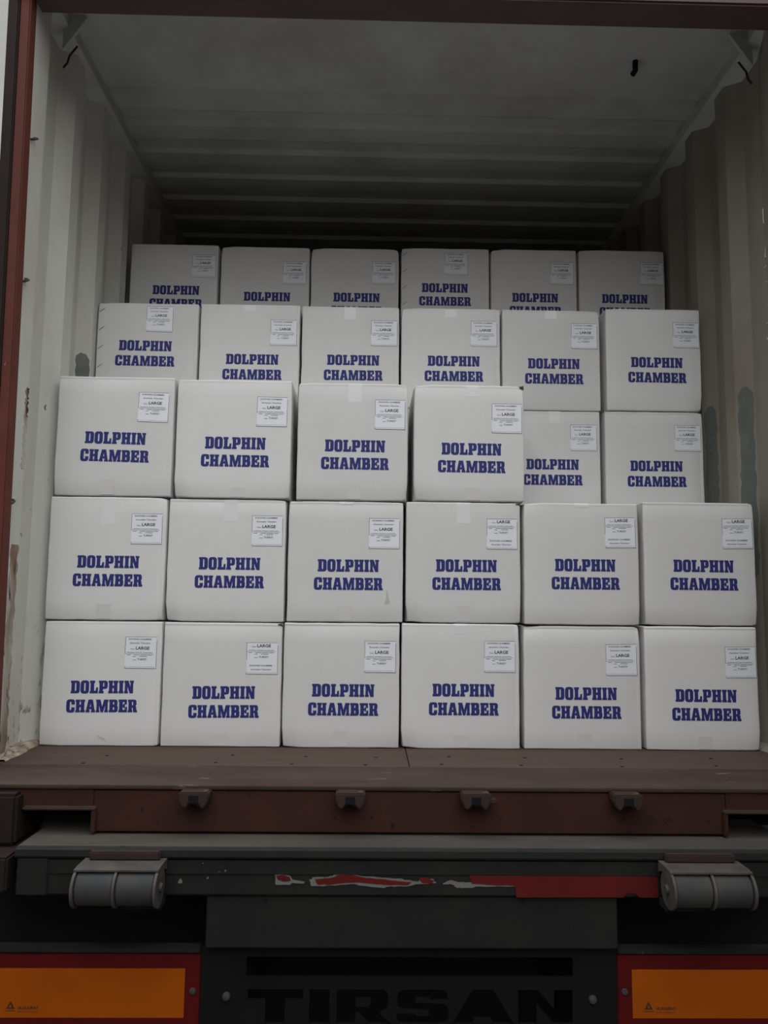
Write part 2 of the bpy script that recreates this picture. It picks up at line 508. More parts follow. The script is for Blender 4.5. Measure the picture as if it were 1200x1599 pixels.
# ------------------------------------------------------------------ cartons
def carton_mesh(wd, dp, ht, seed, fine=True):
    """board box with soft edges; nicks only close to the edges so the print lies flat"""
    r = 0.0045
    def steps(L, n):
        ins = [r + (L - 2 * r) * k / n for k in range(n + 1)]
        return [0, r * 0.5] + ins + [L - r * 0.5, L]
    n = 7 if fine else 1
    X, Yv, Z = steps(wd, n), steps(dp, n), steps(ht, n)
    crz, crx = ht - 0.0095, wd - 0.014
    if fine:
        Z = sorted(Z + [crz - .003, crz, crz + .0025])
        X = sorted(X + [crx - .003, crx, crx + .003])
    dz_, dx_ = random.Random(seed + 7).uniform(.0004, .0022), random.Random(seed + 9).uniform(-.0006, .0014)
    idx, vs, fs = {}, [], []
    rnd = random.Random(seed)
    off = Vector((rnd.random() * 50, rnd.random() * 50, rnd.random() * 50))
    corners = {}
    for cx in (0, 1):
        for cz in (0, 1):
            corners[(cx, cz)] = rnd.random() ** 2 * 0.007
    def P(i, j, k):
        key = (i, j, k)
        if key in idx:
            return idx[key]
        p = Vector((X[i], Yv[j], Z[k]))
        q = Vector((min(max(p.x, r), wd - r), min(max(p.y, r), dp - r), min(max(p.z, r), ht - r)))
        d = p - q
        if d.length > 1e-9:
            p = q + d.normalized() * r
        if fine:
            ex, ez = min(p.x, wd - p.x), min(p.z, ht - p.z)
            edge = max(0.0, 1 - min(ex, ez) / 0.016)
            nv = noise.noise_vector(p * 14 + off)
            p += Vector((abs(nv.x) * 0.0026 * (1 if p.x < wd / 2 else -1) * (1 if ex < ez else 0.3), 0, abs(nv.z) * 0.0020 * (1 if p.z < ht / 2 else -1) * (1 if ez < ex else 0.3))) * edge
            p.y += abs(nv.y) * 0.0035 * edge * (1 if p.y < dp / 2 else 0)
            if j == 0 and abs(Z[k] - crz) < 1e-6:
                p.y += dz_ * (0.45 + 0.9 * abs(noise.noise(p * 9 + off)))
            if j == 0 and abs(X[i] - crx) < 1e-6:
                p.y += max(0, dx_)
            for (cx, cz), a in corners.items():
                dd = (Vector((p.x, p.y, p.z)) - Vector((wd * cx, 0, ht * cz))).length
                if dd < 0.022:
                    t = (1 - dd / 0.022) * a
                    p += Vector(((-t if cx else t), t, (-t if cz else t)))
            # side walls belly a little
            if 0.02 < p.y < dp - 0.02 and ez > 0.02:
                p.x += (1 if p.x > wd / 2 else -1) * 0.0 if ex > 0.01 else 0
        idx[key] = len(vs)
        vs.append((p.x - wd / 2, p.y, p.z))
        return idx[key]
    nx, ny, nz = len(X) - 1, len(Yv) - 1, len(Z) - 1
    for i in range(nx):
        for k in range(nz):
            fs.append((P(i, 0, k), P(i + 1, 0, k), P(i + 1, 0, k + 1), P(i, 0, k + 1)))
            fs.append((P(i, ny, k), P(i, ny, k + 1), P(i + 1, ny, k + 1), P(i + 1, ny, k)))
        for j in range(ny):
            fs.append((P(i, j, 0), P(i, j + 1, 0), P(i + 1, j + 1, 0), P(i + 1, j, 0)))
            fs.append((P(i, j, nz), P(i + 1, j, nz), P(i + 1, j + 1, nz), P(i, j + 1, nz)))
    for j in range(ny):
        for k in range(nz):
            fs.append((P(0, j, k), P(0, j, k + 1), P(0, j + 1, k + 1), P(0, j + 1, k)))
            fs.append((P(nx, j, k), P(nx, j + 1, k), P(nx, j + 1, k + 1), P(nx, j, k + 1)))
    me = bpy.data.meshes.new('carton_body')
    me.from_pydata(vs, [], fs)
    me.materials.append(MT['carton'])
    me.polygons.foreach_set('use_smooth', [True] * len(me.polygons))
    return me


FRONT = {0: 2.531, 1: 2.876, 2: 3.220}
DEPTH = 0.338
# row, tier, column, left, right, top, lettering x z, label x z, label layout
BOXES = [
    (0, 1, 1, -1.153, -0.776, 0.391, -0.960, 0.184, -0.843, 0.293, 'A'),
    (0, 1, 2, -0.773, -0.392, 0.390, -0.575, 0.170, -0.456, 0.278, 'B'),
    (0, 1, 3, -0.390, -0.014, 0.393, -0.195, 0.180, -0.078, 0.287, 'A'),
    (0, 1, 4, -0.011, 0.372, 0.394, 0.190, 0.184, 0.307, 0.291, 'A'),
    (0, 1, 5, 0.383, 0.765, 0.391, 0.586, 0.176, 0.702, 0.284, 'A'),
    (0, 1, 6, 0.776, 1.147, 0.393, 0.973, 0.173, 1.091, 0.280, 'A'),
    (0, 2, 1, -1.157, -0.777, 0.792, -0.960, 0.581, -0.841, 0.689, 'A'),
    (0, 2, 2, -0.774, -0.390, 0.790, -0.570, 0.580, -0.451, 0.688, 'A'),
    (0, 2, 3, -0.384, -0.005, 0.788, -0.185, 0.578, -0.069, 0.684, 'A'),
    (0, 2, 4, 0.001, 0.379, 0.790, 0.200, 0.582, 0.317, 0.687, 'B'),
    (0, 2, 5, 0.387, 0.768, 0.792, 0.589, 0.588, 0.706, 0.696, 'B'),
    (0, 2, 6, 0.782, 1.155, 0.800, 0.980, 0.590, 1.096, 0.698, 'B'),
    (0, 3, 1, -1.152, -0.768, 1.194, -0.956, 0.987, -0.836, 1.092, 'A'),
    (0, 3, 2, -0.761, -0.379, 1.189, -0.563, 0.976, -0.445, 1.083, 'A'),
    (0, 3, 3, -0.362, 0.007, 1.185, -0.169, 0.973, -0.054, 1.080, 'A'),
    (0, 3, 4, 0.024, 0.394, 1.185, 0.217, 0.968, 0.335, 1.073, 'A'),
    (1, 3, 5, 0.375, 0.753, 1.186, 0.569, 0.981, 0.688, 1.084, 'A'),
    (1, 3, 6, 0.768, 1.146, 1.189, 0.963, 0.980, 1.085, 1.088, 'A'),
    (1, 4, 1, -1.162, -0.778, 1.582, -0.976, 1.414, -0.926, 1.519, 'A'),
    (1, 4, 2, -0.773, -0.392, 1.584, -0.571, 1.368, -0.454, 1.474, 'A'),
    (1, 4, 3, -0.387, -0.012, 1.583, -0.188, 1.372, -0.071, 1.479, 'A'),
    (1, 4, 4, -0.007, 0.375, 1.582, 0.195, 1.374, 0.311, 1.483, 'A'),
    (1, 4, 5, 0.380, 0.759, 1.583, 0.579, 1.371, 0.697, 1.481, 'A'),
    (1, 4, 6, 0.778, 1.147, 1.593, 0.974, 1.381, 1.094, 1.490, 'A'),
    (2, 5, 1, -1.159, -0.782, 1.978, -0.959, 1.773, -0.843, 1.882, 'A'),
    (2, 5, 2, -0.773, -0.389, 1.975, -0.570, 1.752, -0.454, 1.860, 'A'),
    (2, 5, 3, -0.386, -0.004, 1.975, -0.186, 1.755, -0.069, 1.867, 'A'),
    (2, 5, 4, 0.003, 0.387, 1.983, 0.194, 1.804, 0.243, 1.913, 'A'),
    (2, 5, 5, 0.391, 0.767, 1.984, 0.584, 1.767, 0.702, 1.878, 'A'),
    (2, 5, 6, 0.774, 1.152, 1.989, 0.974, 1.770, 1.099, 1.885, 'A'),
]
# strips of tape on the front face: length of the upper strip, of the lower strip, x shift
TAPE = {(0, 1, 2): (0, .043, 0), (0, 1, 3): (0, .054, 0), (0, 1, 4): (.032, .043, 0), (0, 1, 5): (0, .05, .005), (0, 1, 6): (0, .044, .005),
        (0, 2, 1): (.09, .052, 0), (0, 2, 2): (.072, .032, .01), (0, 2, 3): (.010, .052, 0), (0, 2, 4): (.07, .055, 0), (0, 2, 5): (.014, 0, .004),
        (0, 3, 1): (0, .056, -.016), (0, 3, 2): (0, .036, .02), (0, 3, 3): (.064, .053, .006), (0, 3, 4): (.040, .047, .012),
        (1, 4, 2): (.028, 0, -.002), (1, 4, 3): (.052, 0, -.003), (1, 4, 4): (.036, 0, 0), (1, 4, 5): (.035, 0, 0), (1, 3, 5): (.046, 0, .014)}
TILT = {(0, 3, 1): (0.9, 1.2), (0, 1, 1): (-0.5, 0.3), (0, 1, 2): (-0.5, 0.0), (0, 3, 2): (0.3, 0.5), (0, 3, 3): (0.3, 0.4), (0, 3, 4): (0.3, 0.4),
        (0, 1, 5): (0.0, -0.8), (0, 2, 5): (0, -0.8), (0, 2, 6): (0.2, -0.9), (0, 1, 6): (0.2, -0.8), (1, 4, 6): (0.3, 0.6), (1, 4, 1): (0.5, 0.3)}
STAPLED = {(1, 4, 1): 5, (2, 5, 4): 4}
ORD = {1: 'leftmost', 2: 'second from left', 3: 'third from left', 4: 'fourth from left', 5: 'second from right', 6: 'rightmost'}
LOOK = {
    (0, 1, 1): 'white carton with scuffed top edge on the floor, leftmost in bottom tier of front stack',
    (0, 1, 2): 'white carton on the floor, second from left in bottom tier of front stack',
    (0, 1, 3): 'white carton on the floor, third from left in bottom tier of front stack',
    (0, 1, 4): 'white carton on the floor, third from right in bottom tier of front stack',
    (0, 1, 5): 'white carton on the floor, second from right in bottom tier of front stack',
    (0, 1, 6): 'white carton on the floor against right wall, rightmost in bottom tier of front stack',
    (0, 2, 1): 'white carton against left wall, leftmost in second tier up of front stack',
    (0, 2, 2): 'white carton second from left in second tier up of front stack',
    (0, 2, 3): 'white carton third from left in second tier up of front stack',
    (0, 2, 4): 'white carton third from right in second tier up of front stack',
    (0, 2, 5): 'white carton second from right in second tier, nothing on top of it in front stack',
    (0, 2, 6): 'white carton at right wall, rightmost in second tier, nothing on top of it',
    (0, 3, 1): 'slightly tilted white carton, leftmost of the four topmost in front stack',
    (0, 3, 2): 'white carton second from left of the four topmost in front stack',
    (0, 3, 3): 'white carton third from left of the four topmost in front stack, pale tape at top',
    (0, 3, 4): 'white carton rightmost of the four topmost in front stack, dented top right corner',
    (1, 3, 5): 'white carton in middle row, lower of its visible pair, partly hidden by front stack',
    (1, 3, 6): 'white carton at right wall in middle row, directly below the topmost one',
    (1, 4, 1): 'white carton with stapled left edge, leftmost on top of middle row',
    (1, 4, 2): 'white carton second from left on top of middle row',
    (1, 4, 3): 'white carton third from left on top of middle row',
    (1, 4, 4): 'white carton third from right on top of middle row',
    (1, 4, 5): 'white carton second from right on top of middle row',
    (1, 4, 6): 'white carton at right wall, rightmost on top of middle row',
    (2, 5, 1): 'shaded white carton leftmost on top of back row near roof',
    (2, 5, 2): 'shaded white carton second from left on top of back row near roof',
    (2, 5, 3): 'shaded white carton third from left on top of back row near roof',
    (2, 5, 4): 'shaded white carton with stapled left edge, third from right on top of back row',
    (2, 5, 5): 'shaded white carton second from right on top of back row near roof',
    (2, 5, 6): 'shaded white carton rightmost on top of back row near roof',
}
ROWNAME = {0: 'cartons in the front stack', 1: 'cartons in the middle row', 2: 'cartons in the back row'}
placed = []


def tape_mesh(length, upper, ht, dp):
    """tape strip that wraps over the edge of the box along its centre seam"""
    mb = MB()
    wv, t = 0.0225, 0.00035
    if upper:
        mb.box(-wv, wv, -t, 0.0002, ht - length, ht - 0.005)
        mb.add([(-wv, -t, ht - .005), (wv, -t, ht - .005), (wv, .005, ht + t), (-wv, .005, ht + t)], [(0, 1, 2, 3)])
        mb.box(-wv, wv, .005, dp * 0.9, ht - .0002, ht + t)
    else:
        mb.box(-wv, wv, -t, 0.0002, 0.005, length)
        mb.add([(-wv, -t, .005), (wv, -t, .005), (wv, .005, 0), (-wv, .005, 0)], [(0, 1, 2, 3)])
    return mb.mesh('tape', 'tape_clear' if upper else 'tape_tan')


def carton(row, tier, col, x0, x1, zt, lx=None, lz=None, sx=None, sz=None, lay='A', seen=True):
    xc, wd = (x0 + x1) / 2, x1 - x0 - 0.0025
    zb = 0.0006
    for (r, t, a, b, top) in placed:
        if r == row and t == tier - 1 and min(b, x1) - max(a, x0) > 0.012:
            zb = max(zb, top + 0.003)
    ht = zt - zb
    seed = row * 100 + tier * 10 + col
    rnd = random.Random(seed)
    yf = FRONT[row] + rnd.uniform(-0.003, 0.003)
    root = link('carton', None, None, (xc, yf, zb))
    root.empty_display_size = 0.1
    placed.append((row, tier, x0, x1, zt))
    key = (row, tier, col)
    link('carton_body', carton_mesh(wd, DEPTH, ht, seed, seen), root)
    tl = TILT.get(key, (0, 0))
    if lx is None:
        lx, lz, sx, sz = xc + .008, zb + .185, xc + .13, zb + .295
    o = link('lettering', LET, root, (lx - xc, -0.0004, lz - zb))
    o.rotation_euler.y = math.radians(tl[0])
    s = link('shipping_label', PAPER, root, (min(sx - xc, wd / 2 - .056), -0.0003, sz - zb))
    s.rotation_euler.y = math.radians(tl[1])
    link('label_print', PRINTS[lay], s, (0, -0.0006, 0))
    if key in TAPE:
        up, lo, dx = TAPE[key]
        if up:
            link('tape', tape_mesh(up, True, ht, DEPTH), root, (dx, 0, 0))
        if lo:
            link('tape', tape_mesh(lo, False, ht, DEPTH), root, (dx, 0, 0))
    if key in STAPLED:
        for k in range(STAPLED[key]):
            st = link('staple', STAPLE, root, (-wd / 2 + .016, -0.0006, ht - .03 - k * .073 * (ht / .395)))
    if seen:
        tag(root, LOOK[key], 'carton', ROWNAME[row])
    else:
        tiername = {1: 'bottom', 2: 'second', 3: 'third', 4: 'fourth'}[tier]
        tag(root, 'white carton buried %s in %s tier of %s row' % (ORD[col], tiername, {1: 'middle', 2: 'back'}[row]), 'carton', ROWNAME[row])
    return root


STAPLE = MB().tube([(-.009, 0, -.007), (.009, 0, .007)], .0009, 6).mesh('staple', 'staple')

byk = {b[:3]: b for b in BOXES}
for row in (0, 1, 2):
    for tier in range(1, {0: 3, 1: 4, 2: 5}[row] + 1):
        for col in range(1, 7):
            b = byk.get((row, tier, col))
            if b:
                carton(*b)
            elif row > 0:
                g = byk.get((row, 4 if row == 1 else 5, col))
                carton(row, tier, col, g[3], g[4], {1: .394, 2: .789, 3: 1.186, 4: 1.582}[tier], seen=False)

# grey scuffs on two of the cartons
MT['scuff'] = mat('grey_scuff', (0.50, 0.49, 0.47), 0.8, 0, 0.2)
for key, pts in (((0, 1, 1), [(-.005, .034), (.006, .030), (.016, .026), (.024, .017), (.027, .012), (.018, .018), (.008, .023), (.001, .026)]),
                 ((0, 2, 3), [(.134, .105), (.139, .100), (.141, .080), (.147, .062), (.134, .056), (.128, .062), (.134, .078)])):
    o = [q for q in COL.objects if q.get('label') == LOOK[key]][0]
    link('scuff_mark', flat_mesh('scuff_mark', facing(MB(), curve_mesh('scuff', [pts]), -.0003), 'scuff'), o)

# a dog-eared flap corner on three of the cartons
for o in [o for o in COL.objects if o.get('label') in (LOOK[(0, 3, 4)], LOOK[(0, 2, 4)], LOOK[(0, 1, 2)])]:
    body = [c for c in o.children if c.name.startswith('carton_body')][0]
    bx = max(v.co.x for v in body.data.vertices)
    bz = max(v.co.z for v in body.data.vertices)
    mb = MB()
    mb.add([(bx - .016, -.002, bz - .004), (bx - .002, -.004, bz - .002), (bx + .001, .006, bz - .014), (bx - .010, .002, bz - .010),
            (bx - .016, .002, bz - .003), (bx - .002, .001, bz + .000), (bx + .001, .010, bz - .012), (bx - .010, .006, bz - .008)],
           [(0, 1, 2, 3), (7, 6, 5, 4), (0, 4, 5, 1), (1, 5, 6, 2), (2, 6, 7, 3), (3, 7, 4, 0)])
    mb.obj('torn_flap', 'frayed', o)


# ------------------------------------------------------------------ container shell
Y_DOOR, Y_END = 2.20, 8.15
H_ROOF = 2.415


def wall_profile():
    """(y, depth) from door to end; depth 0 = crest nearest to the cargo, 1 = valley"""
    pr = [(2.235, 0.0), (2.345, 0.0), (2.395, 1.0), (2.505, 1.0)]
    y = 2.505
    while y < Y_END - 0.3:
        pr += [(y + .066, 0.0), (y + .138, 0.0), (y + .204, 1.0), (y + .274, 1.0)]
        y += .274
    pr.append((Y_END, 1.0))
    return pr


PRF = wall_profile()
PRFS = {-1: PRF, 1: [(y + (.085 if 2.38 < y < Y_END - .2 else 0), d) for y, d in PRF]}
XI, XO = 1.166, 1.203


def side_wall(sgn, name, material, label):
    mb = MB()
    inn = [(sgn * (XI + (XO - XI) * d), y) for y, d in PRFS[sgn]]
    out = [(x + sgn * .004, y) for x, y in inn]
    ring = inn + out[::-1]
    n = len(ring)
    z0, z1 = -0.03, H_ROOF + .03
    mb.add([(x, y, z0) for x, y in ring] + [(x, y, z1) for x, y in ring],
           [(i, (i + 1) % n, (i + 1) % n + n, i + n) for i in range(n)] +
           [(i, i + 1, n - 2 - i, n - 1 - i) for i in range(len(inn) - 1)] + [(i + n, n - 1 - i + n, n - 2 - i + n, i + 1 + n) for i in range(len(inn) - 1)])
    o = mb.obj(name, material)
    tag(o, label, None, None, 'structure')
    return o


wl = side_wall(-1, 'wall_left', 'cream', 'cream corrugated steel left wall of the container')
wr = side_wall(1, 'wall_right', 'cream_right', 'darker brownish cream corrugated steel right wall of the container')

# back wall
mb = MB()
for k in range(9):
    x = -1.2 + k * .267
    mb.add([(x, Y_END, 0), (x + .07, Y_END, 0), (x + .135, Y_END + .036, 0), (x + .2, Y_END + .036, 0), (x + .267, Y_END, 0),
            (x, Y_END, 2.43), (x + .07, Y_END, 2.43), (x + .135, Y_END + .036, 2.43), (x + .2, Y_END + .036, 2.43), (x + .267, Y_END, 2.43)],
           [(0, 1, 6, 5), (1, 2, 7, 6), (2, 3, 8, 7), (3, 4, 9, 8)])
mb.box(-1.21, 1.21, Y_END + .037, Y_END + .05, -.03, 2.44)
tag(mb.obj('wall_back', 'cream'), 'cream corrugated end wall deep inside the container', None, None, 'structure')

# roof sheet with cross corrugations
pr = [(2.22, 0), (2.80, 0), (2.815, 1)]
y = 2.835
while y < Y_END - .25:
    pr += [(y, 1), (y + .015, 0), (y + .108, 0), (y + .140, 1)]
    y += .2025
pr.append((Y_END + .04, 1))
mb = MB()
inn = [(yy, H_ROOF + .017 * d) for yy, d in pr]
n = len(inn)
X0, X1 = -1.205, 1.205
mb.add([(X0, a, b) for a, b in inn] + [(X1, a, b) for a, b in inn] + [(X0, a, b + .004) for a, b in inn] + [(X1, a, b + .004) for a, b in inn],
       [(i, i + n, i + 1 + n, i + 1) for i in range(n - 1)] + [(i + 2 * n, i + 1 + 2 * n, i + 1 + 3 * n, i + 3 * n) for i in range(n - 1)])
tag(mb.obj('ceiling', 'roof'), 'grey painted container roof with cross corrugations', None, None, 'structure')

# top side rails and floor-side kick rails
for sgn, nm in ((-1, 'trim_1'), (1, 'trim_2')):
    a, b = sgn * 1.150, sgn * 1.215
    mb = MB().prism_y([(a, 2.372), (b, 2.33), (b, 2.45), (a, H_ROOF + .0)], 2.27, Y_END)
    tag(mb.obj(nm, 'roof'), 'painted top rail along the %s side of the roof' % ('left' if sgn < 0 else 'right'), None, None, 'structure')
for sgn, nm, mt in ((-1, 'baseboard_left', 'debris'), (1, 'baseboard_right', 'cream_right')):
    mb = MB()
    rnd = random.Random(5 + sgn)
    N = 160
    prev = None
    for k in range(N + 1):
        t = k / N
        yy = 2.262 + t * 5.85
        jit = rnd.uniform(-.006, .009) if yy < 3.2 else 0
        ring = [(sgn * (1.150 + jit * .9), 0.0), (sgn * (1.156 + jit), .005 + max(0, jit)), (sgn * 1.170, .010 + jit * 1.2), (sgn * 1.206, .014), (sgn * 1.206, 0)]
        vs = [(x, yy, z) for x, z in ring]
        if prev:
            nn = len(mb.v)
            mb.v += vs
            mb.f += [(prev + i, prev + (i + 1) % 5, nn + (i + 1) % 5, nn + i) for i in range(5)]
            prev = nn
        else:
            prev = len(mb.v)
            mb.v += vs
    tag(mb.obj(nm, mt), 'flaking sealant strip where floor meets %s wall' % ('left' if sgn < 0 else 'right'), None, None, 'structure')

# floor: plywood boards on a sub-floor
fl = MB().box(-1.205, 1.205, 2.262, Y_END + .04, -.060, -.030).obj('floor', 'ply')
tag(fl, 'brown plywood container floor', None, None, 'structure')
jointx = [-1.2, 0.005, 1.2]
for yy0, yy1, xs in ((2.267, 3.46, [-1.2, 0.005, 1.2]), (3.464, 4.66, [-1.2, -.6, .6, 1.2]), (4.664, 8.14, [-1.2, 0, 1.2])):
    for a, b in zip(xs[:-1], xs[1:]):
        MB().box(a + .0012, b - .0012, yy0, yy1, -.030, 0.0).obj('floor_board', 'ply', fl, bev=.0015, seg=1)
# screw heads in the boards near the threshold
scr = MB().lathe_x([(-.001, .006), (.0006, .005)], 0, 0, 0, 10)
scr.v = [(p[1], p[2], p[0]) for p in scr.v]
SCREW = scr.mesh('screw_head', 'black')
for x in (-.92, -.55, -.33, -.12, .10, .33, .62, .9):
    for yy in (2.295, 2.40):
        link('screw_head', SCREW, fl, (x + (yy - 2.3) * .3, yy + .01 * math.sin(x * 9), 0.0006))

# threshold (door sill)
sill = MB().prism_x([(2.259, 0.001), (2.075, -0.001), (2.060, -0.002), (2.053, -0.005), (2.052, -0.010), (2.054, -0.015), (2.075, -0.016), (2.259, -0.016)], -1.22, 1.22)
sill = sill.obj('trim_3', 'sill_top', smooth=True)
MB().box(-1.2, 1.2, 2.20, 2.215, -.12, -.061).obj('notch_dark_plate', 'black', sill)  # black plate added to darken the inside of the sill notches
tag(sill, 'worn brown steel threshold at the container opening', None, None, 'structure')
MB().box(-.811, .811, 2.058, 2.075, -.121, -.0165).obj('sill_face', 'sill_face', sill, bev=.003)
for s in (-1, 1):
    a, b = sorted((s * .8112, s * 1.22))
    MB().box(a, b, 2.058, 2.075, -.066, -.0165).obj('sill_end', 'sill_face', sill)
    # rolled rim round the fork notch
    MB().box(*sorted((s * .800, s * .985)), 2.046, 2.064, -.067, -.058).obj('notch_rim', 'sill_top', sill, bev=.003)
    MB().box(*sorted((s * .800, s * .812)), 2.046, 2.090, -.121, -.0675).obj('notch_side', 'sill_face', sill, bev=.002)
    cc = MB().box(*sorted((s * .988, s * 1.219)), 2.02, 2.20, -.146, -.022).obj('corner_casting', 'red_dark', sill, bev=.008)
# four keepers for the door cams
def keeper(x, style):
    mb = MB()
    mb.prism_y([(-.037, -.004), (.036, -.004), (.038, -.012), (.033, -.034), (.022, -.046), (.012, -.034), (-.012, -.032), (-.020, -.044), (-.030, -.040), (-.038, -.020)], 2.012, 2.060)
    if style == 1:
        mb.box(.030, .052, 2.010, 2.045, -.028, -.018)
    me = mb.mesh('cam_keeper', 'rustblock', bev=.003)
    o = link('cam_keeper', me, sill, (x, 0, -.008))
    # black block on the face paints in the shaded hollow between the jaws
    MB().box(-.012, .012, 2.0108, 2.013, -.030, -.012).obj('keeper_slot_shade', 'black', o)
    return o
for x, st in ((-.548, 0), (-.157, 0), (.160, 1), (.545, 0)):
    keeper(x, st)

# door frame: left and right posts, header
def post(sgn, nm, lab):
    root = MB()
    # leans a little: 2 cm over its height
    def col(mb, xa, xb, ya, yb, z0, z1):
        lean = lambda z: sgn * (.028 * z / 2.3 - .024)
        mb.add([(sgn * xa + lean(z), yy, z) for z in (z0, z1) for xx, yy in () ] or
               [(sgn * x + lean(z), yy, z) for z in (z0, z1) for x, yy in ((xa, ya), (xb, ya), (xb, yb), (xa, yb))],
               [(0, 1, 2, 3), (4, 5, 6, 7), (0, 1, 5, 4), (1, 2, 6, 5), (2, 3, 7, 6), (3, 0, 4, 7)])
        return mb
    o = col(MB(), 1.160, 1.192, 2.192, 2.236, -.02, 2.289).obj(nm, 'red', bev=.004)
    tag(o, lab, None, None, 'structure')
    col(MB(), 1.192, 1.226, 2.186, 2.30, -.02, 2.45).obj('outer_flange', 'red_dark', o, bev=.004)
    return o
pl = post(-1, 'trim_4', 'red oxide door post at the left of the opening')
prr = post(1, 'trim_5', 'red oxide door post at the right of the opening')
hd = MB().box(-1.23, 1.23, 2.172, 2.282, 2.290, 2.345).obj('trim_6', 'header', bev=.006)
tag(hd, 'dull maroon header beam across the top of the opening', None, None, 'structure')
MB().box(-1.23, 1.23, 2.178, 2.276, 2.3455, 2.46).obj('rain_gutter', 'gutter', hd, bev=.004)

# unseen right-hand door leaf, added at a right angle to shade the right side
dr = MB()
dy = [2.16 - .012 - 1.14 * k / 20 for k in range(21)]
prof = [(1.232 + (.032 if (k // 2) % 2 else 0), yy) for k, yy in enumerate(dy)]
ring = prof + [(1.272, dy[-1]), (1.272, dy[0])]
n = len(ring)
prof2 = [(x + .004, yy) for x, yy in prof]
ring = prof + prof2[::-1]
n = len(ring)
dr.add([(x, yy, .03) for x, yy in ring] + [(x, yy, 2.27) for x, yy in ring],
       [(i, (i + 1) % n, (i + 1) % n + n, i + n) for i in range(n)] + [(i, i + 1, n - 2 - i, n - 1 - i) for i in range(len(prof) - 1)])
door = dr.obj('added_shade_door', 'red')
tag(door, 'unseen corrugated door leaf added at the right to shade the opening', None, None, 'structure')
for za, zb_ in ((.0, .06), (2.24, 2.30)):
    MB().box(1.226, 1.280, 1.0, 2.160, za, zb_).obj('door_rail', 'red', door, bev=.004)
for ya, yb_ in ((1.0, 1.05), (2.11, 2.160)):
    MB().box(1.226, 1.280, ya, yb_, .061, 2.239).obj('door_stile', 'red', door, bev=.004)
for yy in (1.25, 1.75):
    MB().tube([(1.312, yy, -.02), (1.312, yy, 2.30)], .016, 10).obj('lock_rod', 'steel', door, smooth=True)
for z in (.25, .9, 1.5, 2.1):
    MB().box(1.205, 1.290, 2.158, 2.19, z - .05, z + .05).obj('hinge', 'red_dark', door, bev=.004)

hinge = Matrix.Translation((1.232, 2.165, 0))
door.matrix_world = hinge @ Matrix.Rotation(math.radians(1.5), 4, 'Z') @ hinge.inverted()

# lashing rings on the posts (welded round bar)
ring_pts = [(.0, -.010, -.008), (.008, -.010, -.007), (.013, -.005, -.003), (.013, .005, .003), (.008, .010, .007), (0, .010, .008)]
for sgn, par in ((-1, wl), (1, wr)):
    for z in (.07, .74, 1.41, 1.86):
        mb = MB().tube([(-sgn * (p[0]) + sgn * 1.166, 2.262 + p[1], z + p[2]) for p in ring_pts], .0038, 8)
        mb.obj('lashing_ring', 'bolt' if z > 1 else 'steel', par, smooth=True)
# corner gussets; an added dark bar stands in for the open seam there
for sgn, par in ((-1, wl), (1, wr)):
    g = MB().prism_y([(sgn * 1.168, 2.29), (sgn * 1.09, 2.405), (sgn * 1.168, 2.405)], 2.44, 2.452).obj('corner_gusset', 'roof', par)
    MB().tube([(sgn * (1.158 - .010 * k), 2.435 + .005 * math.sin(k * 2.1), 2.22 + .020 * k) for k in range(5)], .0035, 8).obj('dark_seam_bar', 'rustblock', par, smooth=True)
cl = bpy.data.objects['ceiling']
MB().tube([(.822, 2.60, 2.417), (.822, 2.602, 2.398), (.826, 2.612, 2.388), (.822, 2.63, 2.384)], .010, 8).obj('roof_hook', 'black', cl, smooth=True)

# bare primer patches on the wall flanks
def patch(par, sgn, seg, z0, z1, f0=.08, f1=.92, seed=1):
    (ya, da), (yb, db) = PRFS[sgn][seg], PRFS[sgn][seg + 1]
    A = Vector((sgn * (XI + (XO - XI) * da), ya))
    B = Vector((sgn * (XI + (XO - XI) * db), yb))
    d = (B - A)
    nrm = Vector((-d.y, d.x)).normalized()
    if nrm.x * sgn > 0:
        nrm = -nrm
    rnd = random.Random(seed)
    N = 26
    vs, fs = [], []
    for k in range(N + 1):
        z = z0 + (z1 - z0) * k / N
        end = .25 if k in (0, N) else 0
        l, r = f0 + end + rnd.uniform(0, .10), f1 - end - rnd.uniform(0, .10)
        for t in (l, r):
            for o in (.0006, -.0006):
                p = A + d * t + nrm * o
                vs.append((p.x, p.y, z))
    for k in range(N):
        a, b = 4 * k, 4 * k + 4
        fs += [(a, b, b + 2, a + 2), (a + 1, a + 3, b + 3, b + 1), (a, a + 1, b + 1, b), (a + 2, b + 2, b + 3, a + 3)]
    fs += [(0, 2, 3, 1), (4 * N, 4 * N + 1, 4 * N + 3, 4 * N + 2)]
    MB().add(vs, fs).obj('primer_patch', 'primer', par)
patch(wl, -1, 1, .78, 1.56, .1, .95, 3)
patch(wl, -1, 7, .9, 1.36, .05, .95, 4)
patch(wr, 1, 3, .55, 1.22, .05, .9, 5)
patch(wr, 1, 7, .60, 1.22, .1, .9, 6)
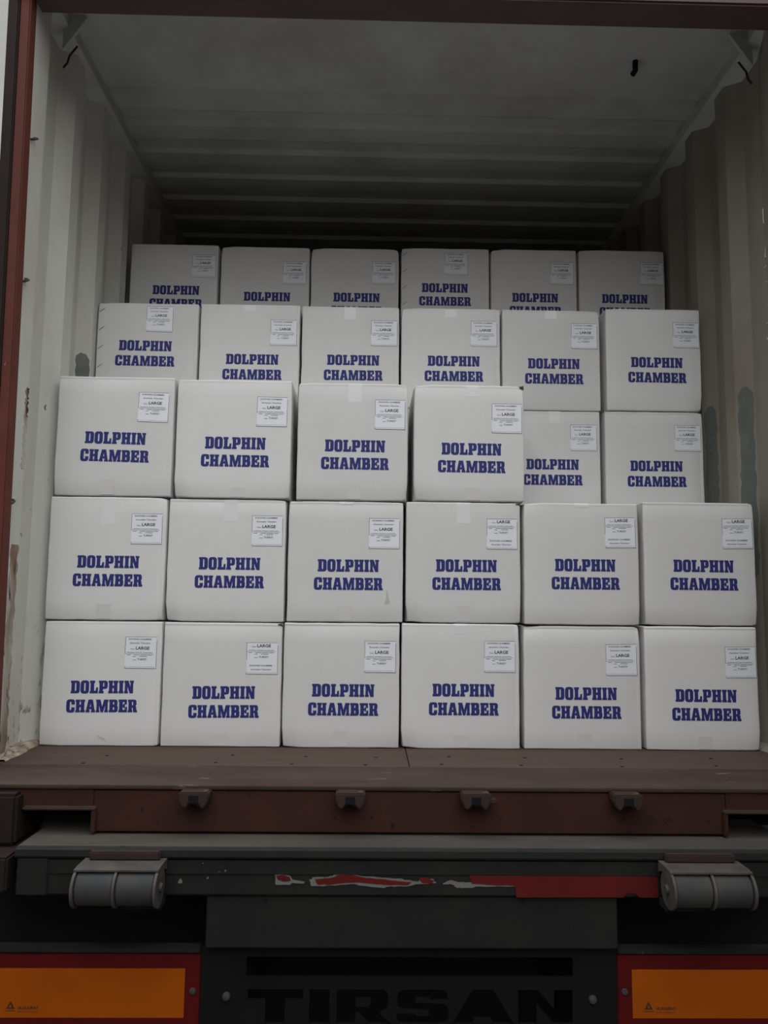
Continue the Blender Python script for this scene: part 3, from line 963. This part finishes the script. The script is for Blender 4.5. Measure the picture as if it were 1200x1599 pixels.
# rust-eaten strip beside the left post, low down
def rust_strip(par, sgn, z0, z1, ya, yb, seed):
    rnd = random.Random(seed)
    vs, fs = [], []
    N = 40
    x = sgn * XI
    for k in range(N + 1):
        z = z0 + (z1 - z0) * k / N
        a, b = ya + rnd.uniform(0, .012), yb - rnd.uniform(0, .012)
        for yy in (a, b):
            vs += [(x - sgn * .001, yy, z), (x + sgn * .001, yy, z)]
    for k in range(N):
        a, b = 4 * k, 4 * k + 4
        fs += [(a, b, b + 2, a + 2), (a + 1, a + 3, b + 3, b + 1), (a, a + 1, b + 1, b), (a + 2, b + 2, b + 3, a + 3)]
    fs += [(0, 2, 3, 1), (4 * N, 4 * N + 1, 4 * N + 3, 4 * N + 2)]
    MB().add(vs, fs).obj('rust_strip', 'cream_rust', par)
rust_strip(wl, -1, .02, .62, 2.285, 2.344, 8)
rust_strip(wl, -1, .85, 1.10, 2.32, 2.350, 9)
# chalk marks scrawled down the right wall
rnd = random.Random(11)
strokes = [[(0, 0), (.0, -.05), (.02, -.065), (.035, -.05), (.035, 0)], [(0, .02), (.03, .03), (.035, .0), (0, -.03), (.04, -.035)], [(0, 0), (.035, .012)],
           [(.03, .03), (0, -.03), (.04, -.03)], [(.04, .03), (0, -.03)], [(.02, .035), (.0, -.01), (.035, -.02), (.02, -.04)], [(0, .03), (.035, .03), (.01, -.035)], [(0, .03), (.0, -.035), (.03, -.035)]]
for k, (z, st) in enumerate(zip((1.80, 1.63, 1.53, 1.43, 1.32, 1.21, 1.12, 1.02), strokes)):
    MB().tube([(XI - .0005, 2.425 + .03 + px * 1.2 + (0), z + pz) for px, pz in st], .0018, 6).obj('chalk_mark', 'chalk', wr) if False else None
    pts = []
    for px, pz in st:
        pts.append((XO - .0012, 2.425 + px * 1.6, z + pz))
    MB().tube(pts, .0022, 6).obj('chalk_mark', 'chalk', wr)

# ------------------------------------------------------------------ trailer below the container
tr = link('semi_trailer', None, None, (0, 2.0, -1.38))
tag(tr, 'dark grey semi trailer rear frame carrying the container', 'trailer')
off = Vector((0, -2.0, 1.38))


def tpart(mb, name, material, parent=None, **kw):
    o = mb.obj(name, material, None, **kw)
    o.parent = parent or tr
    o.location = (off if parent is None else Vector((0, 0, 0)))
    return o


YB = 1.955
tpart(MB().box(-.958, .958, YB + .004, 2.35, -.150, -.1265), 'deck_plate', 'dust', bev=.004)
beam = tpart(MB().box(-.952, .952, YB, 2.02, -.238, -.1505), 'rear_beam', 'frame', bev=.005)
tpart(MB().prism_x([(YB - .004, -.1505), (YB - .006, -.146), (YB - .004, -.132), (YB + .003, -.127), (YB + .003, -.1505)], -.955, .955), 'deck_lip', 'frame')
tpart(MB().box(-.950, .950, YB - .003, YB, -.186, -.183), 'beam_ridge', 'frame', beam)
for s in (-1, 1):
    tpart(MB().box(*sorted((s * .968, s * 1.215)), 1.94, 2.25, -.228, -.148), 'twist_lock_housing', 'red_dark', bev=.005)
    tpart(MB().box(*sorted((s * .875, s * .948)), YB - .006, YB, -.236, -.152), 'end_plate', 'frame', beam, bev=.002)
    # dock roller buffers
    xc = s * .689
    br = tpart(MB().box(xc - .084, xc + .084, 1.930, YB - .0065, -.149, -.130), 'dock_buffer', 'rustblock', bev=.003)
    def bp(mb, name, material, **kw):
        o = mb.obj(name, material, None, **kw)
        o.parent = br
        return o
    yr, zr, R = 1.893, -.196, .044
    bp(MB().prism_x([(YB - .002, -.1495), (1.893, -.1495), (1.872, -.1515), (1.872, -.1555), (1.893, -.1535), (YB - .002, -.1535)], xc - .097, xc + .097), 'guard_plate', 'steel')
    for q in (-1, 1):
        bp(MB().lathe_x([(-.043, .004), (-.043, R - .008), (-.040, R - .005), (.040, R - .005), (.043, R - .008), (.043, .004)], xc + q * .0465, yr, zr, 40), 'roller', 'rubber', smooth=True)
    for q in (-1, 0, 1):
        e = bp(MB().prism_x([(yr + R * math.cos(math.radians(a)), zr + R * math.sin(math.radians(a))) for a in range(75, 406, 10)] + [(YB - .002, zr + .02), (YB - .002, -.154)],
                            xc + q * .0935 - .003, xc + q * .0935 + .003), 'end_disc', 'steel')
    bp(MB().lathe_x([(-.103, .002), (-.103, .009), (-.0985, .011), (.0985, .011), (.103, .009), (.103, .002)], xc, yr, zr, 12), 'axle_bolt', 'bolt')
    bp(MB().box(xc - .05 * s - .045, xc - .05 * s + .045, 1.91, YB, zr - R - .012, zr - R + .004), 'buffer_foot', 'frame')

# red and white tape left on the beam
def ragged(pts, seed, n=5, amp=.0022):
    rnd = random.Random(seed)
    out = []
    for i in range(len(pts)):
        a, b = pts[i], pts[(i + 1) % len(pts)]
        for k in range(n):
            t = k / n
            out.append((a[0] + (b[0] - a[0]) * t + rnd.uniform(-amp, amp) * (k > 0), a[1] + (b[1] - a[1]) * t + rnd.uniform(-amp, amp) * (k > 0)))
    return out


def sheet(pts, name, material, y, t=.0006):
    o = facing(MB(), curve_mesh(name, [pts], t), y)
    me = flat_mesh(name, o, material)
    ob = link(name, me, beam)
    return ob


sheet(ragged([(-.334, -.188), (-.318, -.186), (-.298, -.190), (-.292, -.199), (-.262, -.204), (-.265, -.208), (-.292, -.206), (-.298, -.211), (-.332, -.211)], 1, 3, .001), 'torn_tape_backing', 'tapeback', YB - .0008)
sheet(ragged([(-.331, -.190), (-.316, -.188), (-.300, -.192), (-.296, -.201), (-.314, -.203), (-.328, -.197)], 2, 3, .001), 'torn_tape', 'tapered', YB - .0016)
sheet(ragged([(-.252, -.200), (-.240, -.193), (-.205, -.192), (-.190, -.186), (-.150, -.188), (-.100, -.191), (-.045, -.196), (-.015, -.199), (.010, -.203), (.020, -.193), (.045, -.196), (.055, -.204),
              (.035, -.208), (.010, -.208), (-.020, -.214), (-.055, -.213), (-.075, -.217), (-.115, -.213), (-.150, -.208), (-.200, -.212), (-.245, -.214)], 3, 4, .0016), 'torn_tape_backing', 'tapeback', YB - .0008)
sheet(ragged([(-.238, -.197), (-.205, -.195), (-.175, -.187), (-.150, -.188), (-.105, -.194), (-.060, -.199), (-.005, -.203), (-.015, -.210), (-.060, -.210), (-.100, -.207), (-.150, -.205), (-.200, -.210), (-.232, -.209)], 4, 4, .0012), 'torn_tape', 'tapered', YB - .0016)
sheet(ragged([(.012, -.194), (.030, -.193), (.050, -.200), (.042, -.206), (.020, -.205)], 5, 3, .001), 'torn_tape', 'tapered', YB - .0016)
sheet(ragged([(.070, -.206), (.090, -.199), (.105, -.203), (.130, -.204), (.145, -.202), (.240, -.208), (.244, -.213), (.160, -.213), (.125, -.216), (.105, -.217), (.090, -.208), (.072, -.209)], 6, 4, .0014), 'torn_tape_backing', 'tapeback', YB - .0008)
sheet(ragged([(.133, -.187), (.590, -.187)], 7, 8, .0006)[:9] + [(.592, -.2365), (.545, -.2365), (.538, -.228), (.515, -.226), (.507, -.2365), (.247, -.2375), (.245, -.212)] + ragged([(.243, -.211), (.140, -.206)], 8, 6, .0018)[:7], 'tape_strip', 'tapered', YB - .0016)
for (x, z, s) in ((-.565, -.204, .010), (-.497, -.196, .005), (-.470, -.183, .004), (-.455, -.180, .004), (-.508, -.162, .003)):
    sheet(ragged([(x, z), (x + s * .5, z + s * .7), (x + s, z), (x + s * .8, z - s * .5), (x, z - s * .5)], int(abs(x) * 900), 2, .001), 'paint_chip', 'tapeback', YB - .0008)

tpart(MB().box(-.497, .494, YB + .008, 2.0, -.360, -.2385), 'cross_plate', 'frame', bev=.003)
for x in (-.355, .265):
    o = MB().lathe_x([(-.002, .004), (.002, .004)], 0, 0, 0, 10)
    o.v = [(x + p[1], YB + .008 + p[0], -.250 + p[2]) for p in o.v]
    tpart(o, 'hole_shade_disc', 'black')  # raised black disc stands for the dark inside of a hole
# marker boards left and right
YP = 1.985
for s, x0, x1, ox0, ox1 in ((-1, -1.215, -.511, -1.112, -.547), (1, .498, 1.215, .533, 1.098)):
    bd = tpart(MB().box(x0, x1, YP, YP + .012, -.562, -.380), 'marker_board', 'brdred', bev=.002)
    o = MB().box(x0, x1 , YP - .006, YP + .022, -.379, -.364).obj('board_rail', 'frame', None, bev=.003)
    o.parent = bd
    sh = MB().box(ox0, ox1, YP - .0012, YP + .001, -.526, -.415).obj('reflective_sheet', 'orange', None)
    sh.parent = bd
    px = (-.968 if s < 0 else .562)
    mb = MB()
    lg = font_polys('ALKABAY', .02, 2, .25)
    facing(mb, fit(lg, px + .027, px + .078, -.507, -.500), YP - .0016)
    facing(mb, curve_mesh('logo', [rounded([(px, -.506, .002), (px + .010, -.488, .002), (px + .020, -.506, .002)]), rounded([(px + .006, -.503), (px + .014, -.503), (px + .010, -.495)])]), YP - .0016)
    bars(mb, [(px - .003, px + .022, -.5105, .0014), (px + .027, px + .075, -.5125, .0010)], YP - .0016)
    pr_ = link('sheet_print', flat_mesh('sheet_print', mb, 'darkprint'), bd)
    rx = -.528 if s < 0 else .515
    rv = MB().lathe_x([(-.004, .003), (-.003, .007), (0, .008)], 0, 0, 0, 12)
    rv.v = [(rx + p[1], YP + p[0], -.466 + p[2]) for p in rv.v]
    o = rv.obj('rivet', 'bolt', None, smooth=True)
    o.parent = bd

# black panel with the maker's name cut out of it
def W(pts):
    return [(x, z) for x, z in pts]
NAME = {
    'T': [[(0, 1), (1.7, 1), (1.7, .70), (1.14, .70), (1.14, 0), (.54, 0), (.54, .70), (0, .70)]],
    'I': [[(0, 0), (.62, 0), (.62, 1), (0, 1)]],
    'R': [[(0, 0), (.60, 0), (.60, .30), (.72, .30), (1.05, 0), (1.75, 0), (1.35, .32, .1), (1.65, .42, .1), (1.65, 1, .25), (0, 1)],
          [(.60, .5), (1.0, .5), (1.08, .6, .05), (1.08, .74, .05), (.60, .74)]],
    'S': [[(0, .30), (0, 0, .25), (1.6, 0, .25), (1.6, .58, .22), (.58, .62, .05), (.58, .76, .05), (1.02, .76, .04), (1.02, .68), (1.58, .68), (1.58, 1, .25), (.02, 1, .25), (.02, .42, .2), (1.0, .38, .05), (1.0, .24, .05), (.58, .24, .04), (.58, .30)]],
    'A': [[(0, 0), (.62, 0), (.70, .16), (1.22, .16), (1.30, 0), (1.95, 0), (1.30, 1), (.65, 1)]],
    'N': [[(0, 0), (.56, 0), (.56, .58), (1.08, 0), (1.66, 0), (1.66, 1), (1.10, 1), (1.10, .44), (.60, 1), (0, 1)]],
}
loops = [[(-.510, -.366), (.497, -.366), (.497, -.60), (-.510, -.60)], rounded([(-.401, -.389, .004), (.390, -.389, .004), (.390, -.434, .004), (-.401, -.434, .004)])]
ZT, HL = -.463, .078
for ch, xa, xb in (('T', -.396, -.262), ('I', -.248, -.199), ('R', -.182, -.050), ('S', -.038, .088), ('A', .096, .246), ('N', .256, .388)):
    g = NAME[ch]
    mx = max(p[0] for p in g[0])
    for lp in g[:1]:
        loops.append([(xa + p[0] / mx * (xb - xa), ZT - HL + p[1] * HL) for p in rounded(lp)])
mb = facing(MB(), curve_mesh('name_panel', loops, .004), YP + .006)
npn = link('name_panel', flat_mesh('name_panel', mb, 'plate'), tr, off)
# counter of the R, held by a bridge
lp = [(-.182 + p[0] / 1.75 * .132, ZT - HL + p[1] * HL) for p in rounded(NAME['R'][1])]
mb = facing(MB(), curve_mesh('letter_counter', [lp], .004), YP + .006)
link('letter_counter', flat_mesh('letter_counter', mb, 'plate'), npn)
for x, z in ((-.447, -.478), (.437, -.484)):
    rv = MB().lathe_x([(-.008, .004), (-.006, .009), (0, .010)], 0, 0, 0, 12)
    rv.v = [(x + p[1], YP + .002 + p[0], z + p[2]) for p in rv.v]
    o = rv.obj('panel_bolt', 'bolt', None, smooth=True)
    o.parent = npn
# dark underframe behind
tpart(MB().box(-1.2, 1.2, 2.42, 2.45, -1.05, -.152), 'dark_void_panel', 'black')  # black panel added to keep the void behind the beam dark
tpart(MB().box(-1.21, 1.21, 2.0, 7.9, -.64, -.62), 'underrun_bar', 'black') if False else None
for s in (-1, 1):
    tpart(MB().box(s * .45 - .05, s * .45 + .05, 2.05, 7.8, -.62, -.152), 'chassis_rail', 'black')
    for yy in (3.6, 5.0):
        ty = MB().lathe_x([(-.17, .26), (-.175, .30), (-.17, .47), (-.13, .515), (.13, .515), (.17, .47), (.175, .30), (.17, .26), (-.17, .26)], s * .95, yy, -.865, 40)
        tpart(ty, 'tyre', 'black', smooth=True)
        tpart(MB().lathe_x([(-.10, .05), (-.10, .26), (.10, .26), (.10, .05)], s * .95, yy, -.865, 24), 'wheel_rim', 'frame')
for yy in (3.6, 5.0):
    tpart(MB().lathe_x([(-.84, .06), (.84, .06)], 0, yy, -.865, 12), 'axle', 'black')

# ------------------------------------------------------------------ yard
gr = MB().box(-40, 40, -40, 40, -1.42, -1.38).obj('ground', 'concrete')
tag(gr, 'dark grey asphalt yard under the trailer', None, None, 'structure')

# unseen building behind the photographer, added to block the low sky
wh = link('sky_blocker', None, None, (0, -12, -1.38))
tag(wh, 'unseen long dark brown building added across the yard to block low sky', 'building')
def wpart(mb, name, material, **kw):
    o = mb.obj(name, material, None, **kw)
    o.parent = wh
    o.location = (0, 12, 1.38)
    return o
wpart(MB().box(-22, 22, -18, -12, -1.38, 4.2), 'facade', 'wallgrey')
wpart(MB().box(-22.3, 22.3, -18.3, -11.7, 4.2, 4.6), 'roof_edge', 'frame')
wpart(MB().box(-10, -3.4, -11.95, 0.6, -1.38, 4.9), 'blocking_wing', 'wallgrey')  # unseen wing added to block sky from the left
wpart(MB().box(5.5, 14, -11.95, 3.0, -1.38, 4.1), 'blocking_wing', 'wallgrey')  # unseen low wing added to cut light from the right horizon
for x in (-.5, 3.2):
    wpart(MB().box(x - 1.4, x + 1.4, -11.99, -11.9, -1.38, 2.4), 'roller_door', 'primer', bev=.02)

# pale building beyond the trailer, seen past the left door post
MT['stucco'] = worn('pale_stucco', (0.36, 0.355, 0.33), (0.31, 0.305, 0.285), None, 0.9, 0.8, 0.4, 0.7)
MT['pane'] = mat('dark_window_glass', (0.03, 0.035, 0.04), 0.15, 0, 0.5)
pb = link('pale_building', None, None, (-16, 13, -1.38))
tag(pb, 'tall pale building beyond the left door post', 'building')
def ppart(mb, name, material, parent=pb, **kw):
    o = mb.obj(name, material, None, **kw)
    o.parent = parent
    if parent is pb:
        o.location = (16, -13, 1.38)
    return o
ppart(MB().box(-27, -5.0, 13, 22, -1.38, 15), 'facade', 'stucco')
ppart(MB().box(-27.3, -4.7, 12.7, 22.3, 15.001, 15.5), 'cornice', 'stucco')
for fx in (-24, -20.5, -17, -13.5, -10):
    for fz in (0.5, 4.0, 7.5, 11.0):
        wf = ppart(MB().box(fx - .65, fx + .65, 12.93, 13.0, fz, fz + 1.7), 'window', 'gutter')
        ppart(MB().box(fx - .55, fx + .55, 12.90, 12.929, fz + .1, fz + 1.6), 'pane', 'pane', wf)
